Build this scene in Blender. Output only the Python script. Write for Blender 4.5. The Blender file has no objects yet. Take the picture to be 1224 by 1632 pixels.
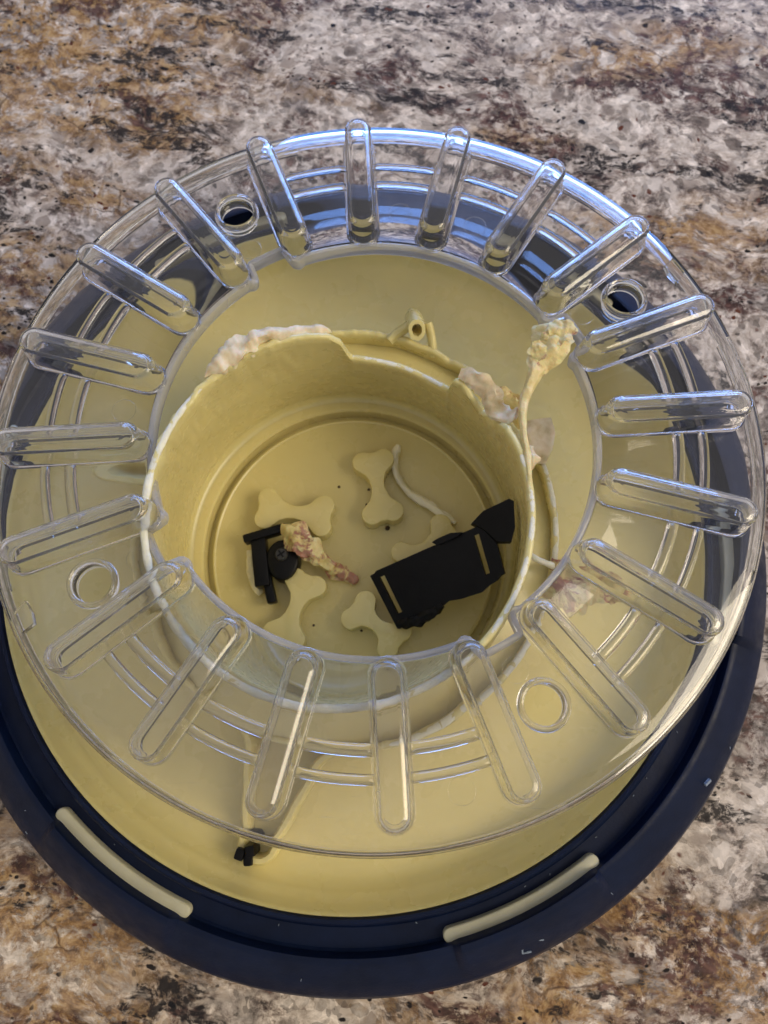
import bpy, bmesh, math, random
from mathutils import Vector, Matrix, noise, Euler
random.seed(7)
S = 0.1                      # drawing unit -> metres (1 unit = 10 cm)
sc = bpy.context.scene
C = sc.collection
R = math.radians

# ------------------------------------------------------------------ camera
cam_d = bpy.data.cameras.new('camera')
cam = bpy.data.objects.new('camera', cam_d)
C.objects.link(cam)
right = Vector((0.9998, 0.00475, -0.01943))
down = Vector((0.0, -0.97134, -0.2377))
fwd = Vector((-0.02, 0.23766, -0.97114))
m3 = Matrix((right, -down, -fwd)).transposed()
cam.matrix_world = Matrix.Translation(Vector((0.165, -0.46, 2.48)) * S) @ m3.to_4x4()
cam_d.sensor_fit = 'AUTO'
cam_d.sensor_width = 36.0
cam_d.lens = 36.0 * 1226 / 1632
cam_d.clip_start = 0.005
cam_d.clip_end = 50
cam_d.dof.use_dof = True
cam_d.dof.focus_distance = 0.19
cam_d.dof.aperture_fstop = 22.0
sc.camera = cam

# ------------------------------------------------------------------ room light
w = bpy.data.worlds.new('World')
sc.world = w
w.use_nodes = True
bg = w.node_tree.nodes['Background']
bg.inputs['Color'].default_value = (1.0, 0.95, 0.95, 1)
bg.inputs['Strength'].default_value = 0.50

def area(name, loc, target, sx, sy, power, color):
    d = bpy.data.lights.new(name, 'AREA')
    d.shape = 'RECTANGLE'; d.size = sx; d.size_y = sy
    d.energy = power; d.color = color
    o = bpy.data.objects.new(name, d); C.objects.link(o)
    o.location = loc
    o.rotation_euler = (Vector(target) - Vector(loc)).to_track_quat('-Z', 'Y').to_euler()
    return o
area('window_light', (0.45, 2.0, 0.82), (0, 0, 0.05), 1.8, 0.80, 44, (0.17, 0.38, 1.0))
area('ceiling_lamp', (1.4, -0.25, 1.3), (0, 0, 0), 0.9, 0.9, 23, (1.0, 0.86, 0.64))

sc.view_settings.view_transform = 'Standard'
sc.view_settings.look = 'None'
sc.view_settings.exposure = 0.0
sc.view_settings.gamma = 1.0
sc.render.engine = 'CYCLES'
cy = sc.cycles
cy.use_denoising = True
cy.max_bounces = 14
cy.transmission_bounces = 14
cy.use_adaptive_sampling = True
cy.adaptive_threshold = 0.03
cy.transparent_max_bounces = 40
cy.glossy_bounces = 5
cy.diffuse_bounces = 5
cy.caustics_refractive = True
cy.caustics_reflective = True
cy.blur_glossy = 0.3
cy.sample_clamp_indirect = 6.0

# ------------------------------------------------------------------ materials
def mat(name):
    m = bpy.data.materials.new(name); m.use_nodes = True
    nt = m.node_tree
    b = nt.nodes['Principled BSDF']
    return m, nt, b
def N(nt, t, **kw):
    n = nt.nodes.new(t)
    for k, v in kw.items():
        if hasattr(n, k): setattr(n, k, v)
        else: n.inputs[k].default_value = v
    return n
def ramp(nt, fac, stops, interp='LINEAR'):
    n = nt.nodes.new('ShaderNodeValToRGB')
    e = n.color_ramp; e.interpolation = interp
    while len(e.elements) < len(stops): e.elements.new(0.5)
    for el, (p, c) in zip(e.elements, stops):
        el.position = p
        el.color = c if len(c) == 4 else (*c, 1)
    nt.links.new(fac, n.inputs[0])
    return n.outputs[0]
def mix(nt, fac, a, b, blend='MIX'):
    n = nt.nodes.new('ShaderNodeMix'); n.data_type = 'RGBA'; n.blend_type = blend
    for s, v in ((n.inputs[0], fac), (n.inputs[6], a), (n.inputs[7], b)):
        if hasattr(v, 'is_linked'): nt.links.new(v, s)
        elif isinstance(v, (int, float)): s.default_value = v
        else: s.default_value = (*v, 1)
    return n.outputs[2]
def math_n(nt, op, a, b=None):
    n = nt.nodes.new('ShaderNodeMath'); n.operation = op
    for s, v in zip(n.inputs, (a, b)):
        if v is None: continue
        if hasattr(v, 'is_linked'): nt.links.new(v, s)
        else: s.default_value = v
    return n.outputs[0]
G = lambda v: (v, v, v)

def make_granite():
    m, nt, b = mat('granite')
    L = nt.links
    tc = nt.nodes.new('ShaderNodeTexCoord')
    mp = N(nt, 'ShaderNodeMapping'); L.new(tc.outputs['Object'], mp.inputs[0])
    mp.inputs['Rotation'].default_value = (0, 0, R(10))
    mp.inputs['Location'].default_value = (0.37, 0.11, 0)
    def warp(vec, scale, amp, detail=4.0):
        wn = N(nt, 'ShaderNodeTexNoise', Scale=scale, Detail=detail, Roughness=0.6); L.new(vec, wn.inputs['Vector'])
        sub = nt.nodes.new('ShaderNodeVectorMath'); sub.operation = 'SUBTRACT'
        L.new(wn.outputs['Color'], sub.inputs[0]); sub.inputs[1].default_value = (.5, .5, .5)
        scl = nt.nodes.new('ShaderNodeVectorMath'); scl.operation = 'SCALE'
        L.new(sub.outputs[0], scl.inputs[0]); scl.inputs['Scale'].default_value = amp
        add = nt.nodes.new('ShaderNodeVectorMath'); add.operation = 'ADD'
        L.new(vec, add.inputs[0]); L.new(scl.outputs[0], add.inputs[1])
        return add.outputs[0]
    P = warp(mp.outputs[0], 22, 0.020, 3.0)
    PF = warp(P, 260, 0.0022, 2.0)
    def stretched(sx, sy, off=(0, 0, 0), src=None):
        q = N(nt, 'ShaderNodeMapping'); L.new(src or P, q.inputs[0])
        q.inputs['Scale'].default_value = (sx, sy, 1); q.inputs['Location'].default_value = off
        return q.outputs[0]
    def noise_t(vec, s, d=6.0, r=0.6, dist=0.0):
        n = N(nt, 'ShaderNodeTexNoise', Scale=s, Detail=d, Roughness=r, Distortion=dist); L.new(vec, n.inputs['Vector'])
        return n.outputs['Fac']
    def cell(vec, s, rnd=1.0):
        v = N(nt, 'ShaderNodeTexVoronoi', Scale=float(s), Randomness=rnd); L.new(vec, v.inputs['Vector'])
        sp = nt.nodes.new('ShaderNodeSeparateColor'); L.new(v.outputs['Color'], sp.inputs[0])
        return v.outputs['Distance'], sp.outputs
    MUL = lambda a, b_: math_n(nt, 'MULTIPLY', a, b_)
    band = stretched(0.72, 1.0)
    bandF = stretched(0.85, 1.0, (3.1, 1.7, 0), PF)
    long_ = stretched(0.30, 1.0, (7.3, 5.1, 0))
    # mottled ground: charcoal, warm grey, cream, off-white
    g1 = noise_t(band, 130, 5, 0.82)
    col = ramp(nt, g1, [(.33, (.030, .026, .026)), (.42, (.16, .135, .125)), (.48, (.38, .34, .31)), (.54, (.64, .60, .56)), (.64, (.90, .87, .84))])
    # larger pale and smoky fields
    fld = noise_t(band, 30, 4, .62)
    col = mix(nt, ramp(nt, fld, [(.50, G(0)), (.545, G(.70))]), col, ramp(nt, noise_t(bandF, 210, 4, .8), [(.34, (.26, .22, .19)), (.48, (.64, .60, .55)), (.62, (.92, .90, .87))]))
    col = mix(nt, ramp(nt, fld, [(.40, G(.60)), (.44, G(0))]), col, ramp(nt, noise_t(bandF, 240, 4, .8), [(.36, (.03, .028, .03)), (.5, (.22, .205, .205)), (.66, (.52, .50, .50))]))
    # crystals: each cell its own tone, only some of them stand out
    d1, c1 = cell(bandF, 170)
    col = mix(nt, MUL(ramp(nt, c1[0], [(.50, G(0)), (.54, G(.75))]), ramp(nt, d1, [(.42, G(1)), (.58, G(0))])), col,
              ramp(nt, c1[1], [(0, (.085, .068, .060)), (.25, (.33, .29, .26)), (.6, (.64, .60, .56)), (1, (.88, .86, .83))]))
    d2, c2 = cell(bandF, 520)
    col = mix(nt, .8, col, ramp(nt, c2[0], [(0, G(.38)), (.3, G(.92)), (.8, G(1.06)), (1, G(1.35))]), 'MULTIPLY')
    # ochre clouds in bands, richest on the left of the slab
    sx = nt.nodes.new('ShaderNodeSeparateXYZ'); L.new(tc.outputs['Object'], sx.inputs[0])
    bias = math_n(nt, 'MULTIPLY', sx.outputs[0], -.45)
    oc = ramp(nt, math_n(nt, 'ADD', noise_t(long_, 13, 3, 0.6), bias), [(.465, G(0)), (.54, G(.8)), (.66, G(1))])
    of = ramp(nt, noise_t(band, 150, 5, .8), [(.43, G(0)), (.53, G(.95))])
    ochre = ramp(nt, noise_t(bandF, 260, 4, .78), [(.34, (.075, .034, .012)), (.48, (.33, .185, .06)), (.62, (.60, .43, .21))])
    col = mix(nt, MUL(oc, of), col, ochre)
    # burgundy brown patches
    bu = ramp(nt, noise_t(stretched(.6, 1.0, (11, 2, 0)), 30, 5, .68), [(.525, G(0)), (.57, G(.9)), (.7, G(1))])
    bf = ramp(nt, noise_t(bandF, 250, 4, .8), [(.42, G(0)), (.54, G(1))])
    burg = ramp(nt, noise_t(band, 330, 2), [(.3, (.018, .010, .010)), (.5, (.075, .036, .034)), (.7, (.20, .115, .10))])
    col = mix(nt, MUL(bu, bf), col, burg)
    # charcoal seams drawn out along the bands
    dk = ramp(nt, noise_t(stretched(.34, 1.0, (1.3, 9.2, 0)), 50, 5, .72), [(.55, G(0)), (.585, G(.95))])
    df = ramp(nt, noise_t(bandF, 330, 3, .8), [(.40, G(.05)), (.53, G(1))])
    col = mix(nt, MUL(dk, df), col, (.020, .018, .020))
    # hairline cracks
    v3 = N(nt, 'ShaderNodeTexVoronoi', Scale=64.0); v3.feature = 'DISTANCE_TO_EDGE'; L.new(stretched(.55, 1, (2, 2, 0), PF), v3.inputs['Vector'])
    ve = ramp(nt, v3.outputs['Distance'], [(0, G(.9)), (.010, G(.6)), (.026, G(0))])
    vm = ramp(nt, noise_t(long_, 52, 2), [(.56, G(0)), (.62, G(.8))])
    col = mix(nt, MUL(ve, vm), col, (.06, .032, .026))
    # black and rust specks
    for sc_, off, c_, lo, rad in ((150, (5, 5, 0), (.010, .010, .013), .50, .16), (330, (1, 3, 0), (.020, .016, .016), .47, .24), (240, (8, 2, 0), (.12, .04, .024), .52, .20)):
        d4, _ = cell(stretched(.75, 1, off, PF), sc_)
        sp = ramp(nt, d4, [(rad * .7, G(1)), (rad, G(0))])
        sm = ramp(nt, noise_t(stretched(.6, 1, off), 46, 2), [(lo, G(0)), (lo + .10, G(1))])
        col = mix(nt, MUL(sp, sm), col, c_)
    col = mix(nt, 1.0, col, (.80, .725, .64), 'MULTIPLY')
    L.new(col, b.inputs['Base Color'])
    L.new(ramp(nt, g1, [(.3, G(.30)), (.7, G(.16))]), b.inputs['Roughness'])
    b.inputs['IOR'].default_value = 1.5
    b.inputs['Specular IOR Level'].default_value = .22
    return m
M_granite = make_granite()

def plastic(name, base, rough, var=0.06, scale=40, sss=0.0, sss_col=None, bump=0.0, bscale=600, spec=.5):
    m, nt, b = mat(name)
    tc = nt.nodes.new('ShaderNodeTexCoord')
    n = N(nt, 'ShaderNodeTexNoise', Scale=scale, Detail=5.0, Roughness=.6); nt.links.new(tc.outputs['Object'], n.inputs['Vector'])
    lo = tuple(c * (1 - var) for c in base); hi = tuple(min(1, c * (1 + var)) for c in base)
    nt.links.new(ramp(nt, n.outputs['Fac'], [(.3, lo), (.7, hi)]), b.inputs['Base Color'])
    n2 = N(nt, 'ShaderNodeTexNoise', Scale=scale * 3, Detail=4.0); nt.links.new(tc.outputs['Object'], n2.inputs['Vector'])
    nt.links.new(ramp(nt, n2.outputs['Fac'], [(.3, G(rough * .8)), (.7, G(rough * 1.25))]), b.inputs['Roughness'])
    b.inputs['Specular IOR Level'].default_value = spec
    if sss:
        b.inputs['Subsurface Weight'].default_value = sss
        b.inputs['Subsurface Radius'].default_value = (1.0, .8, .35)
        b.inputs['Subsurface Scale'].default_value = 0.004
    if bump:
        n3 = N(nt, 'ShaderNodeTexNoise', Scale=bscale, Detail=4.0); nt.links.new(tc.outputs['Object'], n3.inputs['Vector'])
        bp = N(nt, 'ShaderNodeBump', Strength=bump, Distance=0.0006)
        nt.links.new(n3.outputs['Fac'], bp.inputs['Height']); nt.links.new(bp.outputs[0], b.inputs['Normal'])
    return m
YEL = (.64, .555, .245)
M_yellow = plastic('pale_yellow_plastic', YEL, .28, .05, 30, sss=.25, bump=.05, bscale=220)
M_wall = plastic('chewed_yellow_plastic', YEL, .27, .05, 60, sss=.25, bump=.07, bscale=160)
M_pale = plastic('worn_and_lit_yellow_edge', (.80, .755, .56), .5, .10, 220, sss=.3, bump=.5, bscale=900)  # worn pale plastic, also used to paint lit wall edges
M_tab = plastic('tab_yellow_painted_light', (.46, .44, .31), .5, .08, 120, sss=.2, bump=.1, bscale=800)  # same yellow plastic as the bowl, its different lighting painted into the colour
M_navy = plastic('navy_rubber', (.0030, .0078, .028), .42, .25, 90, bump=.10, bscale=1500, spec=.17)
M_black = plastic('black_plastic', (.0045, .0045, .005), .36, .3, 120, bump=.12, bscale=700, spec=.16)
M_scuff = plastic('scuffed_pale_blue', (.17, .21, .27), .6, .4, 900)
M_crumb = plastic('dark_crumb', (.05, .03, .015), .7, .3, 900)

def chewed_mat(name='chewed_cream_with_pink_stain', lo=.57):
    m, nt, b = mat(name)
    tc = nt.nodes.new('ShaderNodeTexCoord')
    n = N(nt, 'ShaderNodeTexNoise', Scale=170.0, Detail=5.0, Roughness=.6); nt.links.new(tc.outputs['Object'], n.inputs['Vector'])
    col = ramp(nt, n.outputs['Fac'], [(.30, (.52, .42, .16)), (.52, (.66, .555, .26)), (.70, (.74, .65, .42))])
    n2 = N(nt, 'ShaderNodeTexNoise', Scale=150.0, Detail=6.0, Roughness=.7, Distortion=.8); nt.links.new(tc.outputs['Object'], n2.inputs['Vector'])
    pk = ramp(nt, n2.outputs['Fac'], [(lo, G(0)), (lo + .07, G(.85))])
    col = mix(nt, pk, col, (.30, .10, .09))
    nt.links.new(col, b.inputs['Base Color'])
    b.inputs['Roughness'].default_value = .5
    b.inputs['Subsurface Weight'].default_value = .25
    b.inputs['Subsurface Scale'].default_value = .002
    bp = N(nt, 'ShaderNodeBump', Strength=.6, Distance=.001)
    n3 = N(nt, 'ShaderNodeTexNoise', Scale=500.0, Detail=5.0); nt.links.new(tc.outputs['Object'], n3.inputs['Vector'])
    nt.links.new(n3.outputs['Fac'], bp.inputs['Height']); nt.links.new(bp.outputs[0], b.inputs['Normal'])
    return m
M_chew = chewed_mat()
M_spur = chewed_mat('torn_yellow_with_pink_tip', .62)
M_pink = chewed_mat('chewed_cream_with_heavy_pink_stain', .49)
def pale_chew():
    m, nt, b = mat('frayed_cream_plastic')
    tc = nt.nodes.new('ShaderNodeTexCoord')
    n = N(nt, 'ShaderNodeTexNoise', Scale=260.0, Detail=5.0, Roughness=.6); nt.links.new(tc.outputs['Object'], n.inputs['Vector'])
    nt.links.new(ramp(nt, n.outputs['Fac'], [(.30, (.46, .36, .18)), (.5, (.66, .55, .35)), (.68, (.76, .67, .50))]), b.inputs['Base Color'])
    b.inputs['Roughness'].default_value = .5
    b.inputs['Subsurface Weight'].default_value = .25
    b.inputs['Subsurface Scale'].default_value = .002
    return m
M_fray = pale_chew()

def clear_mat(name='clear_plastic', haze=.006, col=(.80, .81, .86)):
    """clear moulded plastic: glass with a little milky haze that also paints in pale reflections"""
    m, nt, b = mat(name)
    b.inputs['Base Color'].default_value = (.98, .98, .985, 1)
    b.inputs['Transmission Weight'].default_value = 1.0
    b.inputs['IOR'].default_value = 1.49
    tc = nt.nodes.new('ShaderNodeTexCoord')
    n = N(nt, 'ShaderNodeTexNoise', Scale=60.0, Detail=3.0); nt.links.new(tc.outputs['Object'], n.inputs['Vector'])
    nt.links.new(ramp(nt, n.outputs['Fac'], [(.35, G(.012)), (.65, G(.03))]), b.inputs['Roughness'])
    bp = N(nt, 'ShaderNodeBump', Strength=.06, Distance=.0006)
    nt.links.new(n.outputs['Fac'], bp.inputs['Height']); nt.links.new(bp.outputs[0], b.inputs['Normal'])
    df = N(nt, 'ShaderNodeBsdfDiffuse'); df.inputs['Color'].default_value = (*col, 1)
    tl = N(nt, 'ShaderNodeBsdfTranslucent'); tl.inputs['Color'].default_value = (*col, 1)
    hz = nt.nodes.new('ShaderNodeMixShader'); hz.inputs[0].default_value = .5
    nt.links.new(df.outputs[0], hz.inputs[1]); nt.links.new(tl.outputs[0], hz.inputs[2])
    # a few hairline scratches over an even haze that paints in sheen
    mp = N(nt, 'ShaderNodeMapping'); nt.links.new(tc.outputs['Object'], mp.inputs[0]); mp.inputs['Scale'].default_value = (1, 14, 1); mp.inputs['Rotation'].default_value = (0, 0, .7)
    n2 = N(nt, 'ShaderNodeTexNoise', Scale=120.0, Detail=2.0, Roughness=.6, Distortion=.6); nt.links.new(mp.outputs[0], n2.inputs['Vector'])
    n3 = N(nt, 'ShaderNodeTexNoise', Scale=45.0, Detail=2.0); nt.links.new(tc.outputs['Object'], n3.inputs['Vector'])
    f1 = ramp(nt, n2.outputs['Fac'], [(.70, G(0)), (.74, G(.08))])
    f2 = ramp(nt, n3.outputs['Fac'], [(.35, G(haze)), (.7, G(haze * 1.4))])
    mx = nt.nodes.new('ShaderNodeMixShader')
    nt.links.new(math_n(nt, 'ADD', f1, f2), mx.inputs[0])
    nt.links.new(b.outputs[0], mx.inputs[1]); nt.links.new(hz.outputs[0], mx.inputs[2])
    nt.links.new(mx.outputs[0], nt.nodes['Material Output'].inputs['Surface'])
    return m
M_clear = clear_mat()
M_rib = clear_mat('clear_rib_plastic', .026)  # extra milkiness paints pale reflections on the ribs
M_edge = clear_mat('edge_plastic_painted_shine', .26)  # strong milky white paints the bright line along the opening lip
def bead_mat():
    m, nt, b = mat('clear_plastic_bead')
    b.inputs['Base Color'].default_value = (.97, .97, .98, 1)
    b.inputs['Transmission Weight'].default_value = 1.0
    b.inputs['IOR'].default_value = 1.5
    b.inputs['Roughness'].default_value = 0.03
    return m
M_bead = bead_mat()

# ------------------------------------------------------------------ helpers
def finish(me, smooth=35):
    bm = bmesh.new(); bm.from_mesh(me)
    bmesh.ops.recalc_face_normals(bm, faces=bm.faces)
    if smooth:
        lim = R(smooth)
        for e in bm.edges:
            e.smooth = not (len(e.link_faces) == 2 and e.calc_face_angle(0) > lim)
        for f in bm.faces: f.smooth = True
    bm.to_mesh(me); bm.free()
def mesh(name, verts, faces, smooth=35):
    me = bpy.data.meshes.new(name)
    me.from_pydata([(v[0] * S, v[1] * S, v[2] * S) for v in verts], [], faces)
    finish(me, smooth)
    return me
def obj(name, me, m, parent=None):
    o = bpy.data.objects.new(name, me)
    C.objects.link(o)
    if m and not me.materials: me.materials.append(m)
    if parent: o.parent = parent
    return o
def empty(name, loc=(0, 0, 0)):
    o = bpy.data.objects.new(name, None); C.objects.link(o)
    o.location = Vector(loc) * S; o.empty_display_size = .01
    return o
def tag(o, label, cat, group=None, kind=None):
    o['label'] = label; o['category'] = cat
    if group: o['group'] = group
    if kind: o['kind'] = kind
    return o
def lathe(prof, n=240, closed=True, center=(0, 0), fn=None):
    """prof: list of (r,z); fn(i_profile, angle, r, z)->(r,z)"""
    V, F = [], []
    k = len(prof)
    for i in range(n):
        a = 2 * math.pi * i / n
        for j, (r, z) in enumerate(prof):
            if fn: r, z = fn(j, a, r, z)
            V.append((center[0] + r * math.cos(a), center[1] + r * math.sin(a), z))
    kk = k if closed else k - 1
    for i in range(n):
        i2 = (i + 1) % n
        for j in range(kk):
            j2 = (j + 1) % k
            F.append((i * k + j, i2 * k + j, i2 * k + j2, i * k + j2))
    return V, F
def nz(x, y, z, s):
    return noise.noise(Vector((x * s, y * s, z * s)))
def smoothstep(a, b, x):
    t = max(0, min(1, (x - a) / (b - a))); return t * t * (3 - 2 * t)
def interp(tab, x):
    for (x0, y0), (x1, y1) in zip(tab, tab[1:]):
        if x0 <= x <= x1: return y0 + (y1 - y0) * (x - x0) / (x1 - x0 + 1e-9)
    return tab[-1][1] if x > tab[-1][0] else tab[0][1]
def prism(outline, z0, z1, bev=0.0):
    """extruded outline with an optional chamfer at the top"""
    n = len(outline)
    cx = sum(p[0] for p in outline) / n; cyy = sum(p[1] for p in outline) / n
    V = [(x, y, z0) for x, y in outline] + [(x, y, z1 - bev) for x, y in outline]
    lay = 2
    if bev:
        ins = []
        for i in range(n):
            p0, p1, p2 = Vector(outline[i - 1]), Vector(outline[i]), Vector(outline[(i + 1) % n])
            t = (p2 - p0).normalized(); nrm = Vector((-t.y, t.x))
            ins.append(p1 + nrm * bev)
        V += [(p.x, p.y, z1 - bev * .3) for p in [Vector(o) + (Vector(q) - Vector(o)) * .35 for o, q in zip(outline, ins)]]
        V += [(p.x, p.y, z1) for p in ins]; lay = 4
    F = [tuple(range(n))[::-1], tuple(range((lay - 1) * n, lay * n))]
    for l in range(lay - 1):
        for i in range(n):
            j = (i + 1) % n
            F.append((l * n + i, l * n + j, (l + 1) * n + j, (l + 1) * n + i))
    return V, F
def boxes(lst, bevel=0.006, seg=2):
    """lst of (cx,cy,cz,sx,sy,sz,rotz) -> one bevelled mesh"""
    bm = bmesh.new()
    for cx, cyy, cz, sx, sy, sz, rz in lst:
        mtx = Matrix.Translation((cx, cyy, cz)) @ Matrix.Rotation(rz, 4, 'Z') @ Matrix.Diagonal((sx, sy, sz, 1))
        bmesh.ops.create_cube(bm, size=1, matrix=mtx)
    if bevel: bmesh.ops.bevel(bm, geom=list(bm.edges), offset=bevel, segments=seg, affect='EDGES', profile=.6)
    V = [tuple(v.co) for v in bm.verts]; bm.verts.index_update()
    F = [tuple(v.index for v in f.verts) for f in bm.faces]
    bm.free()
    return V, F
def catmull(pts, n=10):
    out = []
    P = [Vector(p) for p in pts]
    P = [2 * P[0] - P[1]] + P + [2 * P[-1] - P[-2]]
    for i in range(1, len(P) - 2):
        for k in range(n):
            t = k / n
            a, b, c, d = P[i - 1], P[i], P[i + 1], P[i + 2]
            out.append(.5 * ((2 * b) + (c - a) * t + (2 * a - 5 * b + 4 * c - d) * t * t + (3 * b - a - 3 * c + d) * t ** 3))
    out.append(P[-2]); return out
def ribbon(path, width, thick, side, n=8, rough=0.0, seed=0, cross=9, ns=14, curl=0.0):
    """Torn strip: swept closed flat section; width/thick are tables over 0..1, side gives the width direction."""
    pts = catmull(path, n)
    sd = catmull(side, max(2, int(n * (len(path) - 1) / max(1, len(side) - 1)))) if isinstance(side, list) else None
    V, F = [], []
    m = len(pts); ring = 2 * cross
    for i, p in enumerate(pts):
        t = i / (m - 1)
        tg = (pts[min(i + 1, m - 1)] - pts[max(i - 1, 0)]).normalized()
        s = (sd[min(len(sd) - 1, int(t * (len(sd) - 1)))] if sd else Vector(side))
        s = (s - tg * s.dot(tg)).normalized(); nn = tg.cross(s).normalized()
        wv = interp(width, t); th = interp(thick, t)
        ring_pts = []
        for k in range(cross):
            u = -1 + 2 * k / (cross - 1)
            prof = math.sqrt(max(0, 1 - u ** 4)) * .5 + .06
            ring_pts.append((u, prof))
        for k in range(cross - 1, -1, -1):
            u = -1 + 2 * k / (cross - 1)
            ring_pts.append((u * .97, -(math.sqrt(max(0, 1 - u ** 4)) * .5 + .06)))
        for u, h in ring_pts:
            ed = 1 + rough * 1.2 * nz(p.x + seed, p.y + u, p.z, ns * 1.3) * abs(u)
            q = p + s * (u * wv * .5 * ed) + nn * (h * th + curl * u * u * wv)
            if rough:
                d = nz(q.x + seed, q.y, q.z, ns) * rough * wv * .35 + nz(q.x, q.y + seed, q.z, ns * 3) * rough * wv * .16
                q = q + nn * d
            V.append(tuple(q))
    for i in range(m - 1):
        for k in range(ring):
            k2 = (k + 1) % ring
            F.append((i * ring + k, i * ring + k2, (i + 1) * ring + k2, (i + 1) * ring + k))
    F.append(tuple(range(ring))[::-1]); F.append(tuple(range((m - 1) * ring, m * ring)))
    return V, F

# ------------------------------------------------------------------ countertop
cv, cf = boxes([(0, 3.0, -0.15, 30, 22, .30, 0)], bevel=.03)
counter = obj('countertop', mesh('countertop', cv, cf), M_granite)
counter['kind'] = 'structure'
counter['label'] = 'polished brown, cream and grey granite countertop'

# ------------------------------------------------------------------ feeder bowl
bowl = tag(empty('feeder_bowl', (0, 0, 0)),
           'chewed pale yellow plastic feeder bowl in a navy base ring on granite', 'pet bowl')
RC = (.022, .012)              # base ring axis
WC = (.010, .000)              # centre well axis
TABC = [R(-124.0 + 59.5 * k) for k in range(6)]
def lipz(a):
    best = 9
    for t in TABC:
        d = abs((a - t + math.pi) % (2 * math.pi) - math.pi)
        best = min(best, d)
    return 1 - smoothstep(R(10.2), R(10.9), best)
ringp = [(1.022, .10), (1.022, .285), (1.026, .294), (1.034, .296), (1.041, .290), (1.045, .27), (1.052, .236), (1.062, .224),
         (1.112, .222), (1.119, .228), (1.122, .254), (1.126, .264), (1.134, .265), (1.148, .257), (1.20, .224), (1.238, .192), (1.256, .155),
         (1.262, .10), (1.256, .04), (1.244, .010), (1.22, .0), (1.10, .0), (1.05, .04)]
def ringfn(j, a, r, z):
    if 9 <= j <= 13:
        k = lipz(a); z2 = z + (.030 if j > 9 else 0) * k; r2 = r - .002 * k
        return r2, z2
    if j == 14: return r, z + .008 * lipz(a)
    return r, z
v, f = lathe(ringp, 720, True, RC, ringfn)
ring = obj('base_ring', mesh('base_ring', v, f, 40), M_navy, bowl)
# basin of the dish (annular floor, fillet, outer wall, rim), hollow underneath
prof = [(.52, .140), (.60, .140), (.75, .140), (.85, .140), (.90, .142), (.94, .148), (.965, .162), (.980, .185), (.988, .205), (.995, .212), (1.004, .235),
        (1.012, .268), (1.014, .281), (1.019, .288), (1.0215, .284), (1.0215, .20), (1.0, .14), (.95, .075), (.88, .062), (.52, .062)]
v, f = lathe(prof, 300, True, RC)
obj('basin', mesh('basin', v, f, 50), M_yellow, bowl)
# clip tabs in the slots of the base ring
def arcbar(r0, r1, z0, z1, a0, a1, n=26, center=(0, 0), rnd=.012):
    out = []
    for i in range(n + 1):
        a = a0 + (a1 - a0) * i / n; out.append((center[0] + r1 * math.cos(a), center[1] + r1 * math.sin(a)))
    for i in range(n, -1, -1):
        a = a0 + (a1 - a0) * i / n; out.append((center[0] + r0 * math.cos(a), center[1] + r0 * math.sin(a)))
    # rounded ends
    res = []
    rm, hw = (r0 + r1) / 2, (r1 - r0) / 2
    arc = []
    for i in range(n + 1):
        a = a0 + (a1 - a0) * i / n; arc.append(a)
    res = [(center[0] + r1 * math.cos(a), center[1] + r1 * math.sin(a)) for a in arc]
    def cap(a, sgn):
        c = Vector((center[0] + rm * math.cos(a), center[1] + rm * math.sin(a)))
        rad = Vector((math.cos(a), math.sin(a))); tn = Vector((-rad.y, rad.x)) * sgn
        rg = [c + rad * hw * math.cos(t) + tn * hw * math.sin(t) for t in [math.pi * k / 8 for k in range(1, 8)]]
        return [(p.x, p.y) for p in rg]
    res += cap(a1, 1)
    res += [(center[0] + r0 * math.cos(a), center[1] + r0 * math.sin(a)) for a in reversed(arc)]
    res += list(reversed(cap(a0, -1)))
    return prism(res, z0, z1, rnd)
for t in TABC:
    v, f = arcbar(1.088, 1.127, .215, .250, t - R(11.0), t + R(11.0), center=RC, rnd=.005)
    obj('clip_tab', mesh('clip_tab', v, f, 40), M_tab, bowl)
# arrow mark and worn scuffs on the ring
def bar3(p0, p1, wd, ht, up=(0, 0, 1)):
    p0, p1, up = Vector(p0), Vector(p1), Vector(up).normalized()
    t = (p1 - p0).normalized(); s = t.cross(up).normalized()
    V = []
    for p in (p0, p1):
        for a, b in ((-1, -1), (1, -1), (1, 1), (-1, 1)):
            V.append(tuple(p + s * a * wd / 2 + up * b * ht / 2))
    F = [(0, 1, 2, 3), (7, 6, 5, 4), (0, 4, 5, 1), (1, 5, 6, 2), (2, 6, 7, 3), (3, 7, 4, 0)]
    return V, F
def ring_surf(ang, r):
    z = interp([(1.126, .264), (1.134, .267), (1.148, .263), (1.20, .229), (1.238, .194), (1.256, .157)], r) + .001
    return (RC[0] + r * math.cos(ang), RC[1] + r * math.sin(ang), z)
for (a0, r0), (a1, r1) in (((R(-66.8), 1.175), (R(-64.2), 1.205)), ((R(-66.8), 1.175), (R(-67.3), 1.215)), ((R(-67.3), 1.215), (R(-66.2), 1.222))):
    v, f = bar3(ring_surf(a0, r0), ring_surf(a1, r1), .0045, .005, (math.cos(a0) * .6, math.sin(a0) * .6, .8))
    obj('arrow_mark', mesh('arrow_mark', v, f, 0), M_scuff, ring)
rl = random.Random(3)
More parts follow.
